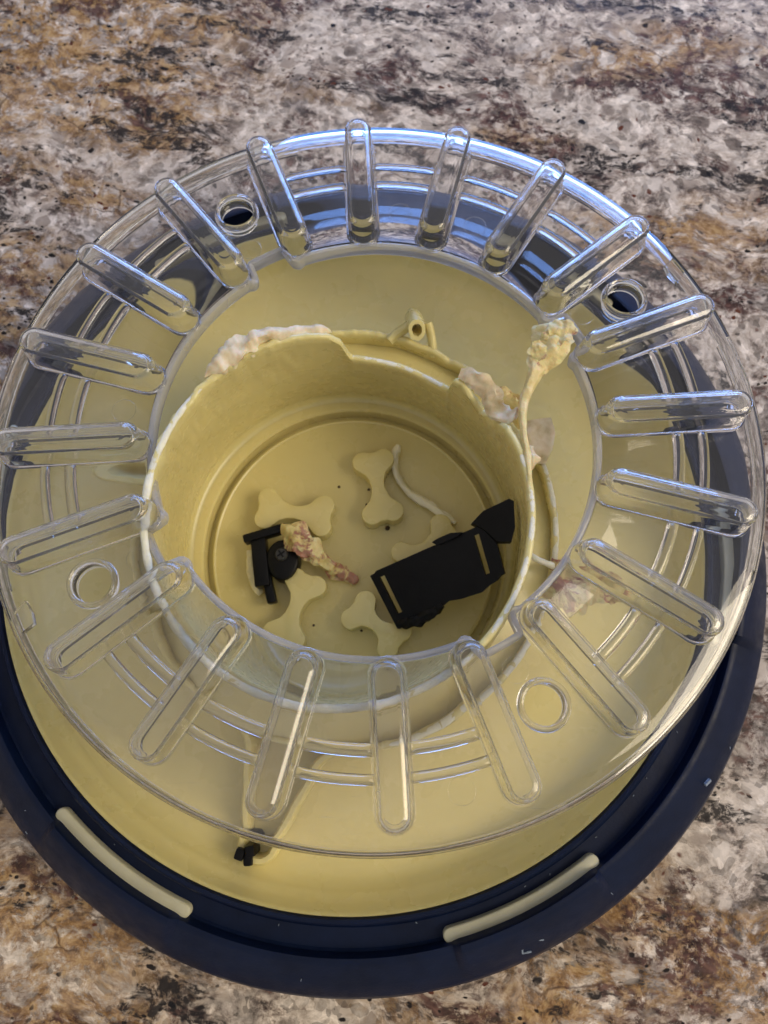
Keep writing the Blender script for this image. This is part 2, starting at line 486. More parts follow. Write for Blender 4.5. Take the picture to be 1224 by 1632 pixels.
for q in range(16):
    a0 = R(rl.uniform(-160, -20)); r0 = rl.choice([rl.uniform(1.15, 1.235), rl.uniform(1.066, 1.08)])
    p = Vector(ring_surf(a0, r0)) if r0 > 1.1 else Vector((RC[0] + r0 * math.cos(a0), RC[1] + r0 * math.sin(a0), .2255))
    d = Vector((rl.uniform(-1, 1), rl.uniform(-1, 1), 0)).normalized() * rl.uniform(.003, .009)
    v, f = bar3(p, p + d, .0018, .002, (0, 0, 1))
    obj('lint_fleck', mesh('lint_fleck', v, f, 0), M_scuff, ring)
v, f = bar3(ring_surf(R(-35.2), 1.205), ring_surf(R(-34.2), 1.212), .008, .008, (.5, -.35, .8))
obj('nick', mesh('nick', v, f, 0), M_scuff, ring)

# floor of the centre well with its ring groove
fp = [(.0005, .088), (.20, .088), (.40, .089), (.436, .089), (.441, .092), (.446, .090), (.449, .060), (.467, .058), (.472, .100), (.478, .106), (.50, .108), (.530, .108),
      (.530, .045), (.0005, .045)]
v, f = lathe(fp, 240, True, (.020, -.008))
obj('well_floor', mesh('well_floor', v, f, 30), M_yellow, bowl)

# chewed inner wall of the well; rim height is torn down at the far side
IN_H = [(-180, .632), (-150, .628), (-120, .622), (-90, .618), (-60, .622), (-30, .632), (0, .640), (20, .636), (27, .62), (32, .56), (38, .535), (43, .56), (47.5, .575),
        (50.5, .570), (51.5, .55), (52.5, .480), (56, .470), (62, .468), (70, .470), (78, .472), (87.5, .476), (88.3, .49), (90.5, .575), (94, .61), (100, .625), (112, .640), (125, .640), (140, .636), (180, .632)]
OUT_H = [(-180, .40), (-140, .38), (-118, .36), (-100, .37), (-80, .40), (-50, .41), (-25, .40), (-12, .385), (-5, .40), (10, .41), (18, .42), (24, .36), (35, .30), (45, .39), (50, .43),
         (56, .42), (59, .405), (64, .425), (68, .42), (72, .428), (90, .425), (120, .41), (150, .40), (180, .40)]
def wall(hfun, r_top, r_bot, zb, th, n=540, nh=14, amp=.004, seed=0., center=WC, chew=None):
    V, F = [], []
    for i in range(n):
        a = 2 * math.pi * i / n
        deg = math.degrees(a); deg = deg - 360 if deg > 180 else deg
        h = hfun(deg)
        ca, sa = math.cos(a), math.sin(a)
        h += amp * (nz(ca * 3 + seed, sa * 3, 0, 6) + .6 * nz(ca * 3, sa * 3 + seed, 1, 22))
        loop = []
        for j in range(nh + 1):                     # inner side, bottom to top
            t = j / nh
            z = zb + (h - th * .35 - zb) * t
            r = r_bot + (r_top - r_bot) * t
            if j == 0: r -= .0
            loop.append((r, z))
        loop.append((r_top + th * .2, h - th * .05)); loop.append((r_top + th * .5, h)); loop.append((r_top + th * .8, h - th * .05))
        for j in range(nh, -1, -1):
            t = j / nh
            z = zb + (h - th * .35 - zb) * t
            loop.append((r_bot + th + (r_top - r_bot) * t, z))
        for r, z in loop:
            d = amp * .8 * nz(ca * 2 + seed, sa * 2, z * 2, 5)
            if chew:
                k = chew(deg, z)
                if k: d += k * (.007 * nz(ca, sa, z * 1.5, 9) + .005 * nz(ca, sa, z * 2, 22))
            V.append((center[0] + (r + d) * ca, center[1] + (r + d) * sa, z))
        k = len(loop)
    for i in range(n):
        i2 = (i + 1) % n
        for j in range(k):
            j2 = (j + 1) % k
            F.append((i * k + j, i2 * k + j, i2 * k + j2, i * k + j2))
    return V, F
def chew_in(deg, z):
    k = 0
    if 95 < deg < 175: k = smoothstep(95, 110, deg) * (1 - smoothstep(160, 175, deg)) * smoothstep(.3, .6, z)
    if 25 < deg < 53: k = 1.0 * smoothstep(.35, .5, z)
    return k
v, f = wall(lambda d: interp(IN_H, d), .473, .514, .095, .018, amp=.0018, seed=1.3, chew=chew_in)
inner = obj('well_wall', mesh('well_wall', v, f, 50), M_wall, bowl)
# fillet between wall and floor
v, f = lathe([(.522, .10), (.492, .1095), (.501, .112), (.508, .121), (.511, .140), (.511, .165), (.522, .165)], 240, True, WC)
obj('well_fillet', mesh('well_fillet', v, f, 60), M_yellow, bowl)
v, f = wall(lambda d: interp(OUT_H, d), .576, .590, .09, .018, amp=.006, seed=4.1)
outer = obj('outer_well_wall', mesh('outer_well_wall', v, f, 50), M_wall, bowl)
# moat floor between the walls
v, f = lathe([(.494, .40), (.583, .36), (.583, .09), (.530, .09)], 160, True, WC)
obj('moat_floor', mesh('moat_floor', v, f, 30), M_yellow, bowl)

# worn rim at left and near; other strips paint light on wall tops
def rim_bead(a0, a1, hfun, r, rad, n=160, amp=.004, seed=0., center=WC):
    V, F = [], []
    m = 10
    for i in range(n + 1):
        a = R(a0 + (a1 - a0) * i / n); deg = math.degrees(a)
        ca, sa = math.cos(a), math.sin(a)
        deg = (deg + 180) % 360 - 180
        t = i / n; tp = min(1, t * 14, (1 - t) * 14)
        h = hfun(deg) + .002
        rr = rad * (.55 + .45 * tp) * (1 + .25 * nz(ca * 4 + seed, sa * 4, 0, 3) + .15 * nz(ca * 4, sa * 4, seed, 9))
        for k in range(m):
            b = 2 * math.pi * k / m
            q = rr * math.cos(b) * 1.25; z = rr * math.sin(b) * .7
            d = amp * nz(ca * 4, sa * 4, k * .2 + seed, 30)
            V.append((center[0] + (r + q + d) * ca, center[1] + (r + q + d) * sa, h + z + d))
    for i in range(n):
        for k in range(m):
            k2 = (k + 1) % m
            F.append((i * m + k, i * m + k2, (i + 1) * m + k2, (i + 1) * m + k))
    F.append(tuple(range(m))[::-1]); F.append(tuple(range(n * m, n * m + m)))
    return V, F
v, f = rim_bead(138, 318, lambda d: interp(IN_H, d) - .006, .482, .0078, amp=.0012)
obj('worn_and_lit_rim', mesh('worn_and_lit_rim', v, f, 60), M_pale, inner)
v, f = rim_bead(53.5, 87.3, lambda d: interp(IN_H, d) - .005, .482, .0048, n=60, amp=.0015, seed=3)  # pale strip paints the light caught on the notch's top edge
obj('worn_and_lit_rim', mesh('lit_rim_notch', v, f, 60), M_pale, inner)
v, f = rim_bead(-42, 22, lambda d: interp(IN_H, d) - .005, .482, .0050, n=90, amp=.001, seed=6)  # pale strip painting the lit top edge at the right
obj('worn_and_lit_rim', mesh('lit_rim_right', v, f, 60), M_pale, inner)

v, f = rim_bead(-78, 22, lambda d: interp(OUT_H, d) - .004, .586, .0060, n=120, amp=.0015, seed=9)  # pale strip painting the bright top line of the outer wall
obj('worn_and_lit_rim', mesh('lit_rim_outer', v, f, 60), M_pale, outer)
# frayed, folded-over crust on the far-left rim
def crust():
    V, F = [], []
    n, m = 130, 16
    for i in range(n + 1):
        t = i / n
        deg = 93 + t * 42
        a = R(deg); ca, sa = math.cos(a), math.sin(a)
        tp = min(1, t * 9, (1 - t) * 7) ** .6
        bulk = interp([(0, .016), (.08, .026), (.3, .020), (.5, .034), (.7, .044), (.88, .036), (1, .012)], t)
        h = interp(IN_H, deg)
        for k in range(m):
            b = 2 * math.pi * k / m
            q = math.cos(b); zz = math.sin(b)
            bx, by, bz = (.49 + bulk * q) * ca, (.49 + bulk * q) * sa, bulk * zz
            e = 1 + .85 * nz(bx, by, bz, 19) + .45 * nz(bx + 5, by, bz, 42) + .10 * nz(bx, by + 4, bz, 110)
            rr = .488 + bulk * .75 * q * e * tp + .010
            z = h - .006 + bulk * .42 * zz * e * tp + .014 * nz(bx, by, 3, 16)
            V.append((WC[0] + rr * ca, WC[1] + rr * sa, z))
    for i in range(n):
        for k in range(m):
            k2 = (k + 1) % m
            F.append((i * m + k, i * m + k2, (i + 1) * m + k2, (i + 1) * m + k))
    F.append(tuple(range(m))[::-1]); F.append(tuple(range(n * m, n * m + m)))
    return V, F
v, f = crust()
o = obj('frayed_crust', mesh('frayed_crust', v, f, 60), M_fray, inner)
o['label'] = 'frayed cream folded crust bitten into the far rim'

# chewed right-hand bite: frayed edge and the tall torn spur that rises through the lid's opening
v, f = ribbon([(.327, .385, .575), (.365, .362, .59), (.40, .325, .585), (.415, .288, .575), (.44, .262, .588), (.468, .258, .61)],
              [(0, .03), (.3, .060), (.6, .055), (1, .04)], [(0, .012), (1, .014)], [(.5, .5, .5), (.4, .4, .6), (.6, .3, .4), (.7, .3, .3)], rough=.55, seed=2, ns=26)
o = obj('frayed_edge', mesh('frayed_edge', v, f, 60), M_fray, inner)
v, f = ribbon([(.42, .345, .53), (.45, .335, .52), (.485, .30, .50), (.50, .262, .49)], [(0, .05), (.5, .075), (1, .03)], [(0, .018), (1, .018)], (.3, .3, 1), rough=.6, seed=9, ns=22)
obj('torn_fold', mesh('torn_fold', v, f, 60), M_chew, inner)
v, f = ribbon([(.488, .02, .628), (.487, .12, .632), (.479, .21, .630), (.482, .275, .630), (.498, .325, .638), (.517, .362, .648), (.535, .405, .655), (.558, .452, .662), (.572, .478, .664)],
              [(0, .014), (.30, .018), (.48, .028), (.6, .042), (.72, .066), (.83, .088), (.93, .088), (1, .035)],
              [(0, .018), (.45, .022), (.7, .014), (1, .010)],
              [(1, 0, 0), (1, 0, 0), (1, -.1, .1), (.9, -.3, -.1), (.85, -.5, .1), (.85, -.5, .15)], n=14, rough=.60, seed=5, ns=17, cross=15, curl=.10)
o = obj('torn_spur', mesh('torn_spur', v, f, 60), M_spur, inner)
o['label'] = 'tall torn cream spur with pink stains at the right rim'
v, f = ribbon([(.548, .425, .664), (.572, .448, .672), (.592, .470, .678), (.602, .482, .676)], [(0, .05), (.4, .055), (.8, .04), (1, .015)], [(0, .010), (1, .010)], (.8, -.5, .3), n=10, rough=.9, seed=31, ns=30, cross=11)
obj('torn_tip', mesh('torn_tip', v, f, 60), M_chew, inner)
v, f = ribbon([(.530, .385, .660), (.520, .412, .668), (.517, .432, .672)], [(0, .03), (.5, .04), (1, .015)], [(0, .010), (1, .008)], (1, .3, .3), n=10, rough=.9, seed=37, ns=34, cross=11)
obj('torn_tip', mesh('torn_tip_left', v, f, 60), M_spur, inner)
# pale flap and strip on the outer wall at the right
v, f = ribbon([(.555, .305, .44), (.560, .265, .44), (.558, .225, .43), (.560, .185, .415)], [(0, .06), (.35, .085), (.7, .075), (1, .03)], [(0, .014), (1, .02)], (1, .1, .05), rough=.25, seed=3, ns=12)
o = obj('torn_flap', mesh('torn_flap', v, f, 60), M_fray, outer)
v, f = ribbon([(.515, .20, .50), (.513, .165, .52), (.512, .14, .50)], [(0, .02), (.5, .04), (1, .015)], [(0, .02), (1, .02)], (1, .2, .4), rough=.9, seed=13, ns=40)
obj('torn_flap', mesh('torn_flap_small', v, f, 60), M_fray, outer)
v, f = ribbon([(.498, -.085, .50), (.535, -.098, .46), (.58, -.105, .42), (.62, -.112, .40)], [(0, .014), (1, .02)], [(0, .012), (1, .014)], (0, 1, .2), rough=.3, seed=1, ns=30)
obj('torn_strand', mesh('torn_strand', v, f, 60), M_pale, outer)
for k, (pth, wd, sd) in enumerate([
        ([(.575, -.10, .41), (.63, -.115, .42), (.68, -.135, .42), (.735, -.175, .40)], [(0, .03), (.5, .06), (1, .03)], (0, 1, .5)),
        ([(.585, -.16, .41), (.64, -.165, .435), (.69, -.175, .43), (.76, -.185, .40)], [(0, .05), (.4, .10), (.8, .07), (1, .03)], (.2, 1, -.3)),
        ([(.59, -.22, .40), (.63, -.215, .42), (.68, -.225, .41)], [(0, .05), (.6, .075), (1, .03)], (0, 1, .2)),
        ([(.70, -.14, .42), (.735, -.165, .43), (.78, -.20, .41)], [(0, .04), (.5, .06), (1, .025)], (.4, 1, .3))]):
    v, f = ribbon(pth, wd, [(0, .02), (1, .016)], sd, n=12, rough=.85, seed=20 + k, ns=24, cross=11)
    obj('torn_flap', mesh('torn_flap_pink', v, f, 60), M_pink, outer)
# curled lug behind the far wall
def tube(path, rad, wall_t, n=18, steps=8):
    pts = catmull(path, steps); V, F = [], []
    for i, p in enumerate(pts):
        tg = (pts[min(i + 1, len(pts) - 1)] - pts[max(i - 1, 0)]).normalized()
        s = tg.cross(Vector((0, 0, 1))).normalized() if abs(tg.z) < .95 else Vector((1, 0, 0)); u = s.cross(tg).normalized()
        for rr in (rad, rad - wall_t):
            for k in range(n):
                a = 2 * math.pi * k / n
                e = 1 + .12 * nz(p.x * 3, p.y * 3, a, 4)
                V.append(tuple(p + s * rr * e * math.cos(a) + u * rr * e * 1.25 * math.sin(a)))
    m = len(pts)
    for i in range(m - 1):
        for w_ in (0, 1):
            for k in range(n):
                k2 = (k + 1) % n
                A = i * 2 * n + w_ * n
                F.append((A + k, A + k2, A + 2 * n + k2, A + 2 * n + k))
    for i in (0, m - 1):
        for k in range(n):
            k2 = (k + 1) % n
            F.append((i * 2 * n + k, i * 2 * n + k2, i * 2 * n + n + k2, i * 2 * n + n + k))
    return V, F
v, f = tube([(.205, .640, .40), (.209, .61, .44), (.213, .578, .47), (.215, .556, .49)], .025, .010)
o = obj('curled_lug', mesh('curled_lug', v, f, 50), M_wall, outer)
for pth in ([(.135, .555, .425), (.155, .572, .43), (.185, .590, .44), (.205, .60, .45)], [(.245, .60, .45), (.255, .575, .43), (.262, .545, .41), (.264, .525, .39)]):
    v, f = ribbon(pth, [(0, .03), (1, .035)], [(0, .02), (1, .02)], (0, .3, 1), rough=.15, seed=3)
    obj('lug_brace', mesh('lug_brace', v, f, 60), M_wall, outer)

# radial arms on the basin floor: low walls that close in a rounded end
def arm_outline(ang, r0, r1, w0, w1, skew=0.0):
    """centre-line points of the arm wall (plan)"""
    d = Vector((math.cos(ang), math.sin(ang))); s = Vector((-d.y, d.x))
    pts = []
    L = [(r0 - .02, w0 * 1.55), (r0 + .03, w0 * 1.12), (r0 + .09, w0), ((r0 + r1) / 2, (w0 + w1) / 2), (r1 - w1, w1)]
    for r, wv in L: pts.append(d * r + s * (-wv + skew * (r - r0)))
    for t in range(1, 6):
        b = math.pi * t / 6
        pts.append(d * (r1 - w1 + w1 * math.sin(b)) + s * (-w1 * math.cos(b) + skew * (r1 - r0)))
    for r, wv in reversed(L): pts.append(d * r + s * (wv + skew * (r - r0)))
    return pts
def arm(ang, r0, r1, w0, w1, h0, h1, skew=0.):
    pl = arm_outline(ang, r0, r1, w0, w1, skew)
    path = [(p.x + WC[0], p.y + WC[1], 0) for p in pl]
    pts = catmull(path, 6)
    V, F = [], []
    th = .012
    m = len(pts)
    for i, p in enumerate(pts):
        tg = (pts[min(i + 1, m - 1)] - pts[max(i - 1, 0)]).normalized(); s = Vector((-tg.y, tg.x, 0))
        rr = math.hypot(p.x, p.y); h = h0 + (h1 - h0) * max(0, min(1, (rr - r0) / (r1 - r0)))
        h += .006 * nz(p.x, p.y, 0, 20)
        for sx, z in ((-th * 1.3, .095), (-th, h - .008), (-th * .5, h), (th * .5, h), (th, h - .008), (th * 1.3, .095)):
            V.append((p.x + s.x * sx, p.y + s.y * sx, z))
    for i in range(m - 1):
        for k in range(6):
            k2 = (k + 1) % 6
            F.append((i * 6 + k, i * 6 + k2, (i + 1) * 6 + k2, (i + 1) * 6 + k))
    F.append((5, 4, 3, 2, 1, 0)); F.append(tuple(range((m - 1) * 6, m * 6)))
    return V, F
v, f = arm(R(-105.5), .60, .925, .088, .047, .26, .20)
obj('arm', mesh('arm', v, f, 50), M_yellow, bowl)
v, f = arm(R(163.0), .60, .84, .085, .042, .30, .20)
obj('arm', mesh('arm_left', v, f, 50), M_yellow, bowl)

# raised bones on the well floor
def bone(p0, p1, knob=.033, waist=.020, spread=.033, z0=.08, z1=.156):
    p0, p1 = Vector(p0), Vector(p1)
    L = (p1 - p0).length; d = (p1 - p0).normalized(); s = Vector((-d.y, d.x))
    pts = []
    def arc(c, r, a0, a1, n):
        for i in range(n + 1):
            a = a0 + (a1 - a0) * i / n
            pts.append(c + (d * math.cos(a) + s * math.sin(a)) * r)
    # lower knob at p1, upper knob at p1, waist, knobs at p0, waist
    arc(p1 - s * spread, knob, R(-125), R(38), 9)
    arc(p1 + s * spread, knob, R(-38), R(125), 9)
    for t in (.74, .62, .5, .38, .26): pts.append(p0 + d * L * t + s * (waist + (abs(t - .5) / .5) ** 2 * .050))
    arc(p0 + s * spread, knob, R(55), R(218), 9)
    arc(p0 - s * spread, knob, R(142), R(305), 9)
    for t in (.26, .38, .5, .62, .74): pts.append(p0 + d * L * t - s * (waist + (abs(t - .5) / .5) ** 2 * .050))
    return prism([(p.x, p.y) for p in pts], z0, z1, .0025)
for a, b in [((-.250, .121), (-.075, .097)), ((.082, .277), (.113, .108)), ((-.122, -.112), (-.182, -.272)), ((.042, -.196), (.150, -.282)), ((.193, -.045), (.312, .043))]:
    v, f = bone(a, b)
    obj('raised_bone', mesh('raised_bone', v, f, 40), M_yellow, bowl)
for (x, y) in ((.135, .088), (.072, .165)):
    pass

# ------------------------------------------------------------------ loose things inside the bowl
# large broken black plate leaning on the right wall
plate = tag(empty('broken_plate'), 'large black slotted plastic plate with a chewed edge leaning in the well', 'plastic piece')
TL, BL, TR, BR = Vector((.073, -.089, .175)), Vector((.157, -.250, .175)), Vector((.425, .038, .345)), Vector((.462, -.130, .345))
def plate_pt(u, v_, n=0.0):
    p = (TL * (1 - u) + TR * u) * (1 - v_) + (BL * (1 - u) + BR * u) * v_
    nrm = (TR - TL).cross(BL - TL).normalized()
    if nrm.z < 0: nrm = -nrm
    return p + nrm * n
def plate_mesh():
    us = [0, .02, .06, .105, .2, .3, .4, .5, .6, .7, .78, .85, .89, .93, .965, 1.0]
    vs = [0, .04, .12, .2, .4, .6, .8, .9, .96, 1.0]
    nu, nv = len(us), len(vs)
    V = []; F = []
    def pos(i, j, n):
        u, v_ = us[i], vs[j]
        if j >= nv - 2:                      # chewed lower edge, torn lowest in the left half
            tear = interp([(0, .02), (.1, .03), (.35, .03), (.5, -.05), (.62, .02), (.8, .04), (1, -.1)], u) + .05 * nz(u * 9, 0, 0, 2) + .04 * nz(u * 9, 2, 0, 5)
            v_ += tear * (1 if j == nv - 1 else .5)
        rc = .05
        if (u < .03 and v_ < .03): u += .018; v_ += .03
        if (u > .97 and v_ < .03): u -= .018; v_ += .03
        p = plate_pt(u, v_, n)
        return tuple(p)
    slot = lambda i, j: ((us[i] == .06 and us[i + 1] == .105) or (us[i] == .85 and us[i + 1] == .89)) and .1 < (vs[j] + vs[j + 1]) / 2 < .8
    th = .012
    for n in (-th, 0.0):
        for i in range(nu):
            for j in range(nv): V.append(pos(i, j, n))
    idx = lambda i, j, l: l * nu * nv + i * nv + j
    solid = {(i, j): not slot(i, j) for i in range(nu - 1) for j in range(nv - 1)}
    for (i, j), s in solid.items():
        if not s: continue
        F.append((idx(i, j, 1), idx(i + 1, j, 1), idx(i + 1, j + 1, 1), idx(i, j + 1, 1)))
        F.append((idx(i, j, 0), idx(i, j + 1, 0), idx(i + 1, j + 1, 0), idx(i + 1, j, 0)))
        for di, dj, a, b in ((-1, 0, (i, j), (i, j + 1)), (1, 0, (i + 1, j + 1), (i + 1, j)), (0, -1, (i + 1, j), (i, j)), (0, 1, (i, j + 1), (i + 1, j + 1))):
            if not solid.get((i + di, j + dj), False):
                F.append((idx(*a, 1), idx(*b, 1), idx(*b, 0), idx(*a, 0)))
    return V, F
v, f = plate_mesh()
pl_o = obj('slotted_plate', mesh('slotted_plate', v, f, 30), M_black, plate)
v, f = ribbon([tuple(plate_pt(.03, .96, .004)), tuple(plate_pt(.15, 1.02, .006)), tuple(plate_pt(.30, 1.04, .004)), tuple(plate_pt(.44, .97, 0))],
              [(0, .02), (.5, .034), (1, .02)], [(0, .018), (1, .018)], (-.3, 1, .3), n=14, rough=.7, seed=4, ns=34)
obj('chewed_edge', mesh('chewed_edge', v, f, 60), M_black, plate)
out = [(.55, -.055), (.60, -.075), (.70, -.075), (.78, -.01), (.74, .03), (.58, .03)]
def on_plate(outline, n0, n1):
    k = len(outline)
    V = [tuple(plate_pt(u, w_, n0)) for u, w_ in outline] + [tuple(plate_pt(u, w_, n1)) for u, w_ in outline]
    F = [tuple(range(k))[::-1], tuple(range(k, 2 * k))] + [(i, (i + 1) % k, k + (i + 1) % k, k + i) for i in range(k)]
    return V, F
v, f = on_plate(out, -.018, .012)
obj('hinge_stub', mesh('hinge_stub', v, f, 30), M_black, plate)
# pointed side lug at the upper right
lug = [(.372, .034, .33), (.402, .062, .36), (.470, .086, .405), (.482, .078, .41), (.484, .005, .405), (.474, -.034, .395), (.44, -.03, .375), (.405, .012, .345)]
V = [(x, y, z) for x, y, z in lug] + [(x, y, z - .03) for x, y, z in lug]
k = len(lug)
F = [tuple(range(k)), tuple(range(k, 2 * k))[::-1]] + [(i, (i + 1) % k, k + (i + 1) % k, k + i) for i in range(k)]
obj('side_lug', mesh('side_lug', V, F, 30), M_black, plate)

# black clip fragment lying by the left bones
clip = tag(empty('clip_fragment', (-.23, -.03, .09)), 'small black plastic clip fragment with a screw lying between the left bones', 'plastic piece')
def clip_part(name, lst, bev=.006):
    v, f = boxes(lst, bev)
    return obj(name, mesh(name, v, f, 30), M_black, clip)
clip_part('crossbar', [(-.018, .066, .075, .135, .026, .05, R(17))])
clip_part('upright', [(-.030, -.020, .060, .046, .155, .06, R(8))])
clip_part('prong', [(-.008, -.082, .050, .028, .130, .045, R(15))])
# rounded body
bp_ = []
for i in range(20):
    a = 2 * math.pi * i / 20
    bp_.append((.038 + .050 * math.cos(a), -.010 + (.068 if math.sin(a) < 0 else .058) * math.sin(a)))
v, f = prism(bp_, .01, .085, .008)
obj('body', mesh('clip_body', v, f, 35), M_black, clip)
sv, sf = lathe([(.0005, .100), (.016, .100), (.020, .096), (.020, .080), (.0005, .080)], 24, True, (.036, .0))
scw = obj('screw', mesh('screw', sv, sf, 30), plastic('dark_metal', (.022, .022, .022), .4, .3, 500), clip)
v, f = boxes([(.036, 0, .1005, .026, .005, .004, R(35)), (.036, 0, .1005, .005, .026, .0045, R(35))], 0)
obj('cross_slot', mesh('cross_slot', v, f, 0), M_black, scw)

# stained chewed shred on top of the clip
def thing_mesh(name, vf, m, label, cat, smooth=60, group=None):
    V, F = vf
    base = Vector((sum(p[0] for p in V) / len(V), sum(p[1] for p in V) / len(V), min(p[2] for p in V)))
    o = obj(name, mesh(name, [tuple(Vector(p) - base) for p in V], F, smooth), m)
    o.location = base * S
    return tag(o, label, cat, group)
thing_mesh('chewed_shred', ribbon([(-.188, .050, .195), (-.160, .030, .205), (-.125, .000, .20), (-.090, -.028, .19), (-.055, -.055, .165), (-.015, -.078, .125), (.022, -.092, .105), (.035, -.098, .10)],
           [(0, .03), (.15, .075), (.35, .070), (.55, .05), (.75, .034), (.9, .035), (1, .015)], [(0, .035), (.5, .03), (1, .022)], (.45, 1, .2), n=14, rough=1.0, seed=7, ns=19, cross=13),
           M_pink, 'chewed cream shred with dark pink stains lying across the small black clip', 'plastic scrap')
thing_mesh('yellow_strand', ribbon([(.163, .338, .125), (.153, .312, .118), (.151, .275, .112), (.164, .232, .108), (.188, .196, .106), (.222, .165, .108), (.262, .138, .112), (.302, .108, .118), (.342, .078, .13)],
           [(0, .012), (.08, .026), (.25, .016), (.45, .015), (.62, .026), (.8, .028), (.95, .022), (1, .012)], [(0, .02), (.3, .03), (1, .022)], [(1, .1, .3), (1, .2, .8), (.6, .8, .5), (.5, .8, .3)], n=10, rough=.4, seed=3, ns=24),
           M_pale, 'thin curved yellow plastic strand on the well floor beside the upright bone', 'plastic scrap')
thing_mesh('yellow_sliver', ribbon([(-.305, -.005, .105), (-.302, -.045, .108), (-.292, -.09, .106), (-.280, -.125, .104), (-.266, -.142, .102)],
           [(0, .02), (.4, .030), (.8, .028), (1, .016)], [(0, .02), (1, .024)], (1, .2, .1), n=10, rough=.6, seed=8, ns=26),
           M_pale, 'small yellow plastic sliver left of the black clip fragment', 'plastic scrap')
# black stub held in the tip of the near arm
stub = tag(empty('black_stub', (-.255, -.868, .10)), 'tiny black rubber stub poking out at the tip of the near arm', 'plastic piece')
for dx, dy, h in ((-.018, -.004, .115), (.012, .006, .125), (.004, -.02, .105)):
    v, f = boxes([(dx, dy, h / 2 + .01, .026, .032, h, R(20 * dx * 50))], .007)
    obj('prong', mesh('stub_prong', v, f, 35), M_black, stub)
# crumbs
CR = [(-.030, .208, .0045, 'dark crumb alone on the open well floor left of the upright bone'),
      (.066, .199, .0045, 'dark crumb touching the left waist of the upright bone'),
      (.060, .150, .0035, 'dark crumb at the lower left flank of the upright bone'),
      (.127, .072, .008, 'largest dark crumb in the lower notch of the upright bone'),
      (-.100, -.236, .004, 'dark crumb at the right flank of the bone below the black clip'),
      (.048, -.252, .004, 'dark crumb under the bone by the black plate')]
for k, (x, y, s_, lab) in enumerate(CR):
    bm = bmesh.new(); bmesh.ops.create_icosphere(bm, subdivisions=2, radius=s_)
    V = [(p.co.x * (1 + .4 * nz(p.co.x * 200, p.co.y * 200, k, 1)), p.co.y, p.co.z * .6 + s_ * .5) for p in bm.verts]
    bm.verts.index_update(); F = [tuple(q.index for q in fc.verts) for fc in bm.faces]; bm.free()
    o = obj('crumb', mesh('crumb', V, F, 60), M_crumb); o.location = Vector((x, y, .0885)) * S
    tag(o, lab, 'crumb', 'dark crumbs on the well floor')

# ------------------------------------------------------------------ clear ribbed lid
lid = tag(empty('clear_lid'), 'clear plastic ring-shaped lid with twenty radial ribs lying tilted over the bowl', 'lid')
LM = Matrix(((0.99992684, -0.00371682, 0.01151048), (0.00287518, 0.99737941, 0.07229136), (-0.01174901, -0.07225297, 0.99731714)))
lid.matrix_world = Matrix.Translation(Vector((.10057, .21651, .67966)) * S) @ LM.to_4x4()
PZ = -.085                    # top of the plate below the rib tops
PH0 = R(-3.21)
def lid_xy(r, k):             # rib index k, clockwise from the far side
    a = PH0 + k * math.pi / 10
    return Vector((r * math.sin(a), r * math.cos(a)))
T = .018
top = [(.588, PZ - .002), (.592, PZ), (.75, PZ), (.900, PZ), (.930, PZ), (.950, PZ - .001), (.985, PZ - .005), (1.002, PZ - .009), (1.010, PZ - .018), (1.014, PZ - .034), (1.019, PZ - .082)]
bot = [(1.015, PZ - .086), (1.007, PZ - .083), (1.002, PZ - .036), (.997, PZ - .026), (.984, PZ - .020), (.950, PZ - .0155), (.930, PZ - .015), (.900, PZ - .015), (.75, PZ - .015), (.592, PZ - .015), (.588, PZ - .013)]
v, f = lathe(top + bot, 360, True)
me_plate = mesh('lid_plate', v, f, 35)
# cutters: four vents, four notches, twenty rib slots
def stadium(k, r0, r1, w_, n=10, shift=0):
    a = PH0 + k * math.pi / 10
    d = Vector((math.sin(a), math.cos(a))); s = Vector((d.y, -d.x))
    pts = []
    for i in range(n + 1):
        t = math.pi * i / n
        pts.append(d * (r1 - w_ + w_ * math.sin(t)) + s * (w_ * math.cos(t)))
    for i in range(n + 1):
        t = math.pi * i / n
        pts.append(d * (r0 + w_ - w_ * math.sin(t)) - s * (w_ * math.cos(t)))
    return [(p.x, p.y) for p in pts]
cutV, cutF = [], []
def add_cut(outline, z0, z1):
    n = len(outline); b0 = len(cutV)
    cutV.extend([(x, y, z0) for x, y in outline] + [(x, y, z1) for x, y in outline])
    cutF.append(tuple(range(b0, b0 + n))[::-1]); cutF.append(tuple(range(b0 + n, b0 + 2 * n)))
    for i in range(n):
        j = (i + 1) % n
        cutF.append((b0 + i, b0 + j, b0 + n + j, b0 + n + i))
VENT = [18.5, 3.5, 8.5, 13.5]
VR = .789
for k in VENT:
    c = lid_xy(VR, k)
    add_cut([(c.x + .0475 * math.cos(t), c.y + .0475 * math.sin(t)) for t in [2 * math.pi * i / 48 for i in range(48)]], -.4, .2)
for k in VENT:
    pts = []
    kc = k + .05
    for dk, r in ((-.31, .50), (-.31, .585), (-.30, .615), (-.26, .630), (.26, .630), (.30, .615), (.31, .585), (.31, .50)):
        p = lid_xy(r, kc + dk); pts.append((p.x, p.y))
    add_cut(pts, -.4, .2)
for k in range(20):
    add_cut(stadium(k, .590, .949, .0320), -.4, .2)
me_cut = mesh('lid_cutter', cutV, cutF, 0)
o_p = bpy.data.objects.new('plate', me_plate); C.objects.link(o_p)
o_c = bpy.data.objects.new('cutter', me_cut); C.objects.link(o_c)
md = o_p.modifiers.new('cut', 'BOOLEAN'); md.operation = 'DIFFERENCE'; md.object = o_c; md.solver = 'EXACT'; md.use_self = True
dg = bpy.context.evaluated_depsgraph_get()
me_new = bpy.data.meshes.new_from_object(o_p.evaluated_get(dg))
bpy.data.objects.remove(o_c); o_p.modifiers.clear(); o_p.data = me_new
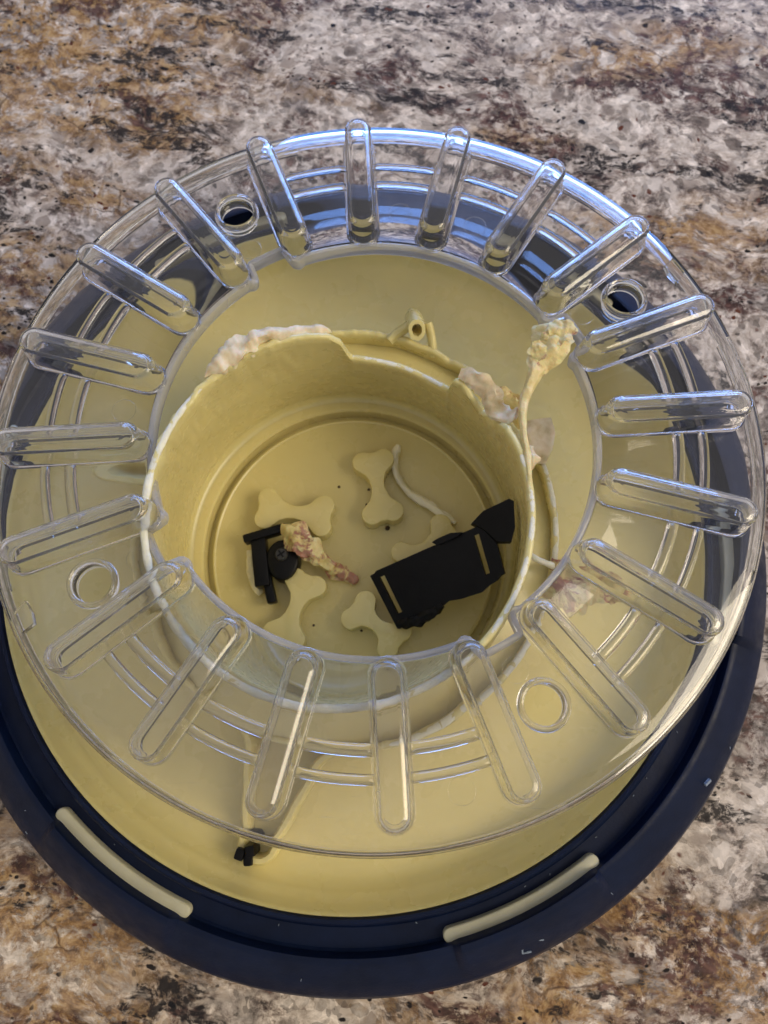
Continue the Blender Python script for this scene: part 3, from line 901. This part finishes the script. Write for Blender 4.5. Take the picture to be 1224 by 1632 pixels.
assert len(me_new.polygons) > 5000, len(me_new.polygons)
finish(me_new, 35)
o_p.data.materials.clear(); o_p.data.materials.append(M_clear)
o_p.parent = lid
# rounded lip round the opening, stepping outwards at the four notches
def lip_ring():
    n = 900; V, F = [], []
    sec = [(-.008, -.036), (-.0095, -.026), (-.0095, -.004), (-.007, .0015), (-.001, .003), (.005, .0015), (.0085, -.004), (.0085, -.012), (.003, -.018), (.001, -.030), (-.002, -.036)]
    pts = []
    for i in range(n):
        kk = 20 * i / n
        d = min(abs((kk - (c + .05) + 10) % 20 - 10) for c in VENT)
        hook = -.007 * math.exp(-((d - .40) / .05) ** 2)
        pts.append(lid_xy(.580 + .046 * (1 - smoothstep(.27, .34, d)) + hook, kk))
    for i, p in enumerate(pts):
        t = (pts[(i + 1) % n] - pts[i - 1]).normalized(); nn = Vector((-t.y, t.x))
        if nn.dot(p) < 0: nn = -nn
        for a, z in sec:
            q = p + nn * a; V.append((q.x, q.y, PZ + z))
    m = len(sec)
    for i in range(n):
        i2 = (i + 1) % n
        for k in range(m):
            k2 = (k + 1) % m
            F.append((i * m + k, i2 * m + k, i2 * m + k2, i * m + k2))
    return V, F
v, f = lip_ring()
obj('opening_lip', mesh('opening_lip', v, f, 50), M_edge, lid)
# hollow ribs
def rib_mesh():
    n = 10
    def loop(r0, r1, hw):
        pts = []
        for i in range(n + 1):
            t = math.pi * i / n
            pts.append((hw * math.cos(t), r1 - hw + hw * math.sin(t)))
        for i in range(n + 1):
            t = math.pi * i / n
            pts.append((-hw * math.cos(t), r0 + hw - hw * math.sin(t)))
        return pts
    zb = PZ + .0004
    HW, TH = .0475, .0100
    prf = [(0, 0), (.0030, .0015), (.0052, .0060), (.0075, .030), (.0096, .064), (.0106, .0715), (.0128, .0765), (.0165, .0795), (.0205, .0820), (.0245, .0840), (.0280, .0849), (.0310, .0852)]
    inn = []
    for i, (d, z) in enumerate(prf):
        a_, b_ = prf[max(i - 1, 0)], prf[min(i + 1, len(prf) - 1)]
        tx, tz = b_[0] - a_[0], b_[1] - a_[1]; l = math.hypot(tx, tz)
        inn.append((d + tz / l * TH, max(0, z - tx / l * TH)))
    inn = [q for q in inn if q[0] < .039]
    inn[0] = (inn[1][0] - .0006, 0)
    conv = lambda d, z: (.570 + d * (1.0 + 9 * z), .966 - d * (1.0 + 1.0 * z), HW - d, zb + z)
    Lo = [conv(*q) for q in prf]
    Li = [conv(*q) for q in reversed(inn)]
    V, F = [], []
    for r0, r1, hw, z in Lo + Li:
        V += [(x, y, z) for x, y in loop(r0, r1, hw)]
    m = 2 * (n + 1); no = len(Lo); nl = no + len(Li)
    for l in range(nl - 1):
        if l == no - 1: continue
        for i in range(m):
            j = (i + 1) % m
            F.append((l * m + i, l * m + j, (l + 1) * m + j, (l + 1) * m + i))
    F.append(tuple(range((no - 1) * m, no * m))); F.append(tuple(range(no * m, (no + 1) * m)))
    for i in range(m):
        j = (i + 1) % m
        F.append(((nl - 1) * m + i, (nl - 1) * m + j, j, i))
    return V, F
v, f = rib_mesh()
me_rib = mesh('rib', v, f, 50); me_rib.materials.append(M_rib)
for k in range(20):
    o = obj('rib', me_rib, None, lid)
    o.rotation_euler = (0, 0, -(PH0 + k * math.pi / 10))
# vent collars
cp = [(.0478, PZ - .03), (.0478, PZ + .012), (.0500, PZ + .017), (.0545, PZ + .019), (.0590, PZ + .016), (.0615, PZ + .010), (.0635, PZ + .0005), (.0560, PZ + .0005), (.0560, PZ - .03)]
v, f = lathe(cp, 64, True)
me_col = mesh('vent_collar', v, f, 40); me_col.materials.append(M_rib)
for k in VENT:
    o = obj('vent_collar', me_col, None, lid); c = lid_xy(VR, k); o.location = (c.x * S, c.y * S, 0)
# two concentric ridges between neighbouring ribs
def ridge_mesh(r, da, wd, ht):
    n, m = 22, 7
    V, F = [], []
    for i in range(n + 1):
        t = -da + 2 * da * i / n
        tp = math.sqrt(max(.06, 1 - (abs(i / n * 2 - 1)) ** 10))
        for k in range(m):
            b = math.pi * k / (m - 1)
            rr = r + wd * math.cos(b); z = PZ - .002 + ht * math.sin(b) * tp
            V.append((rr * math.sin(t), rr * math.cos(t), z))
    for i in range(n):
        for k in range(m):
            k2 = (k + 1) % m
            F.append((i * m + k, i * m + k2, (i + 1) * m + k2, (i + 1) * m + k))
    F.append(tuple(range(m))[::-1]); F.append(tuple(range(n * m, n * m + m)))
    return V, F
me_r1 = mesh('ridge', *ridge_mesh(.783, R(9) - .054, .0150, .0125), 50); me_r1.materials.append(M_bead)
me_r2 = mesh('ridge', *ridge_mesh(.847, R(9) - .050, .0125, .0115), 50); me_r2.materials.append(M_bead)
for k in range(20):
    kk = k + .5
    if kk in VENT: continue
    for me in (me_r1, me_r2):
        o = obj('ridge', me, None, lid); o.rotation_euler = (0, 0, -(PH0 + kk * math.pi / 10))
# faint moulding circles
v, f = lathe([(.0308, PZ + .0002), (.0311, PZ + .0007), (.0315, PZ + .0007), (.0318, PZ + .0002)], 40, True)
me_ej = mesh('moulding_circle', v, f, 0); me_ej.materials.append(M_clear)
for k, r in ((.5, .69), (1.5, .70), (3.4, .665), (13.5, .667), (9.45, .893), (8.56, .69), (18.4, .665), (11.5, .66), (15.5, .66)):
    o = obj('moulding_circle', me_ej, None, lid); c = lid_xy(r, k); o.location = (c.x * S, c.y * S, 0)
# small raised locating marks near two vents
for k in (3.5, 13.55):
    pts = [lid_xy(.985, k - .13), lid_xy(.952, k - .11), lid_xy(.946, k - .02), lid_xy(.950, k + .10), lid_xy(.985, k + .04)]
    v, f = prism([(p.x, p.y) for p in pts][::-1], PZ - .022, PZ + .003, 0)
    obj('locating_mark', mesh('locating_mark', v, f, 0), M_clear, lid)
# bayonet tabs hanging from the skirt
def skirt_tab(k0, k1):
    n = 14; V, F = [], []
    for i in range(n + 1):
        k = k0 + (k1 - k0) * i / n
        for r, z in ((1.0105, PZ - .070), (1.020, PZ - .072), (1.022, PZ - .104), (1.013, PZ - .107), (1.0105, PZ - .102)):
            p = lid_xy(r, k); V.append((p.x, p.y, z))
    for i in range(n):
        for k in range(5):
            k2 = (k + 1) % 5
            F.append((i * 5 + k, i * 5 + k2, (i + 1) * 5 + k2, (i + 1) * 5 + k))
    F.append((4, 3, 2, 1, 0)); F.append(tuple(range(n * 5, n * 5 + 5)))
    return V, F
for k0 in (10.7, 7.4, 13.9, 17.3, .8, 4.2):
    v, f = skirt_tab(k0, k0 + 2.1 if k0 != 7.4 else 9.62)
    obj('skirt_tab', mesh('skirt_tab', v, f, 40), M_clear, lid)
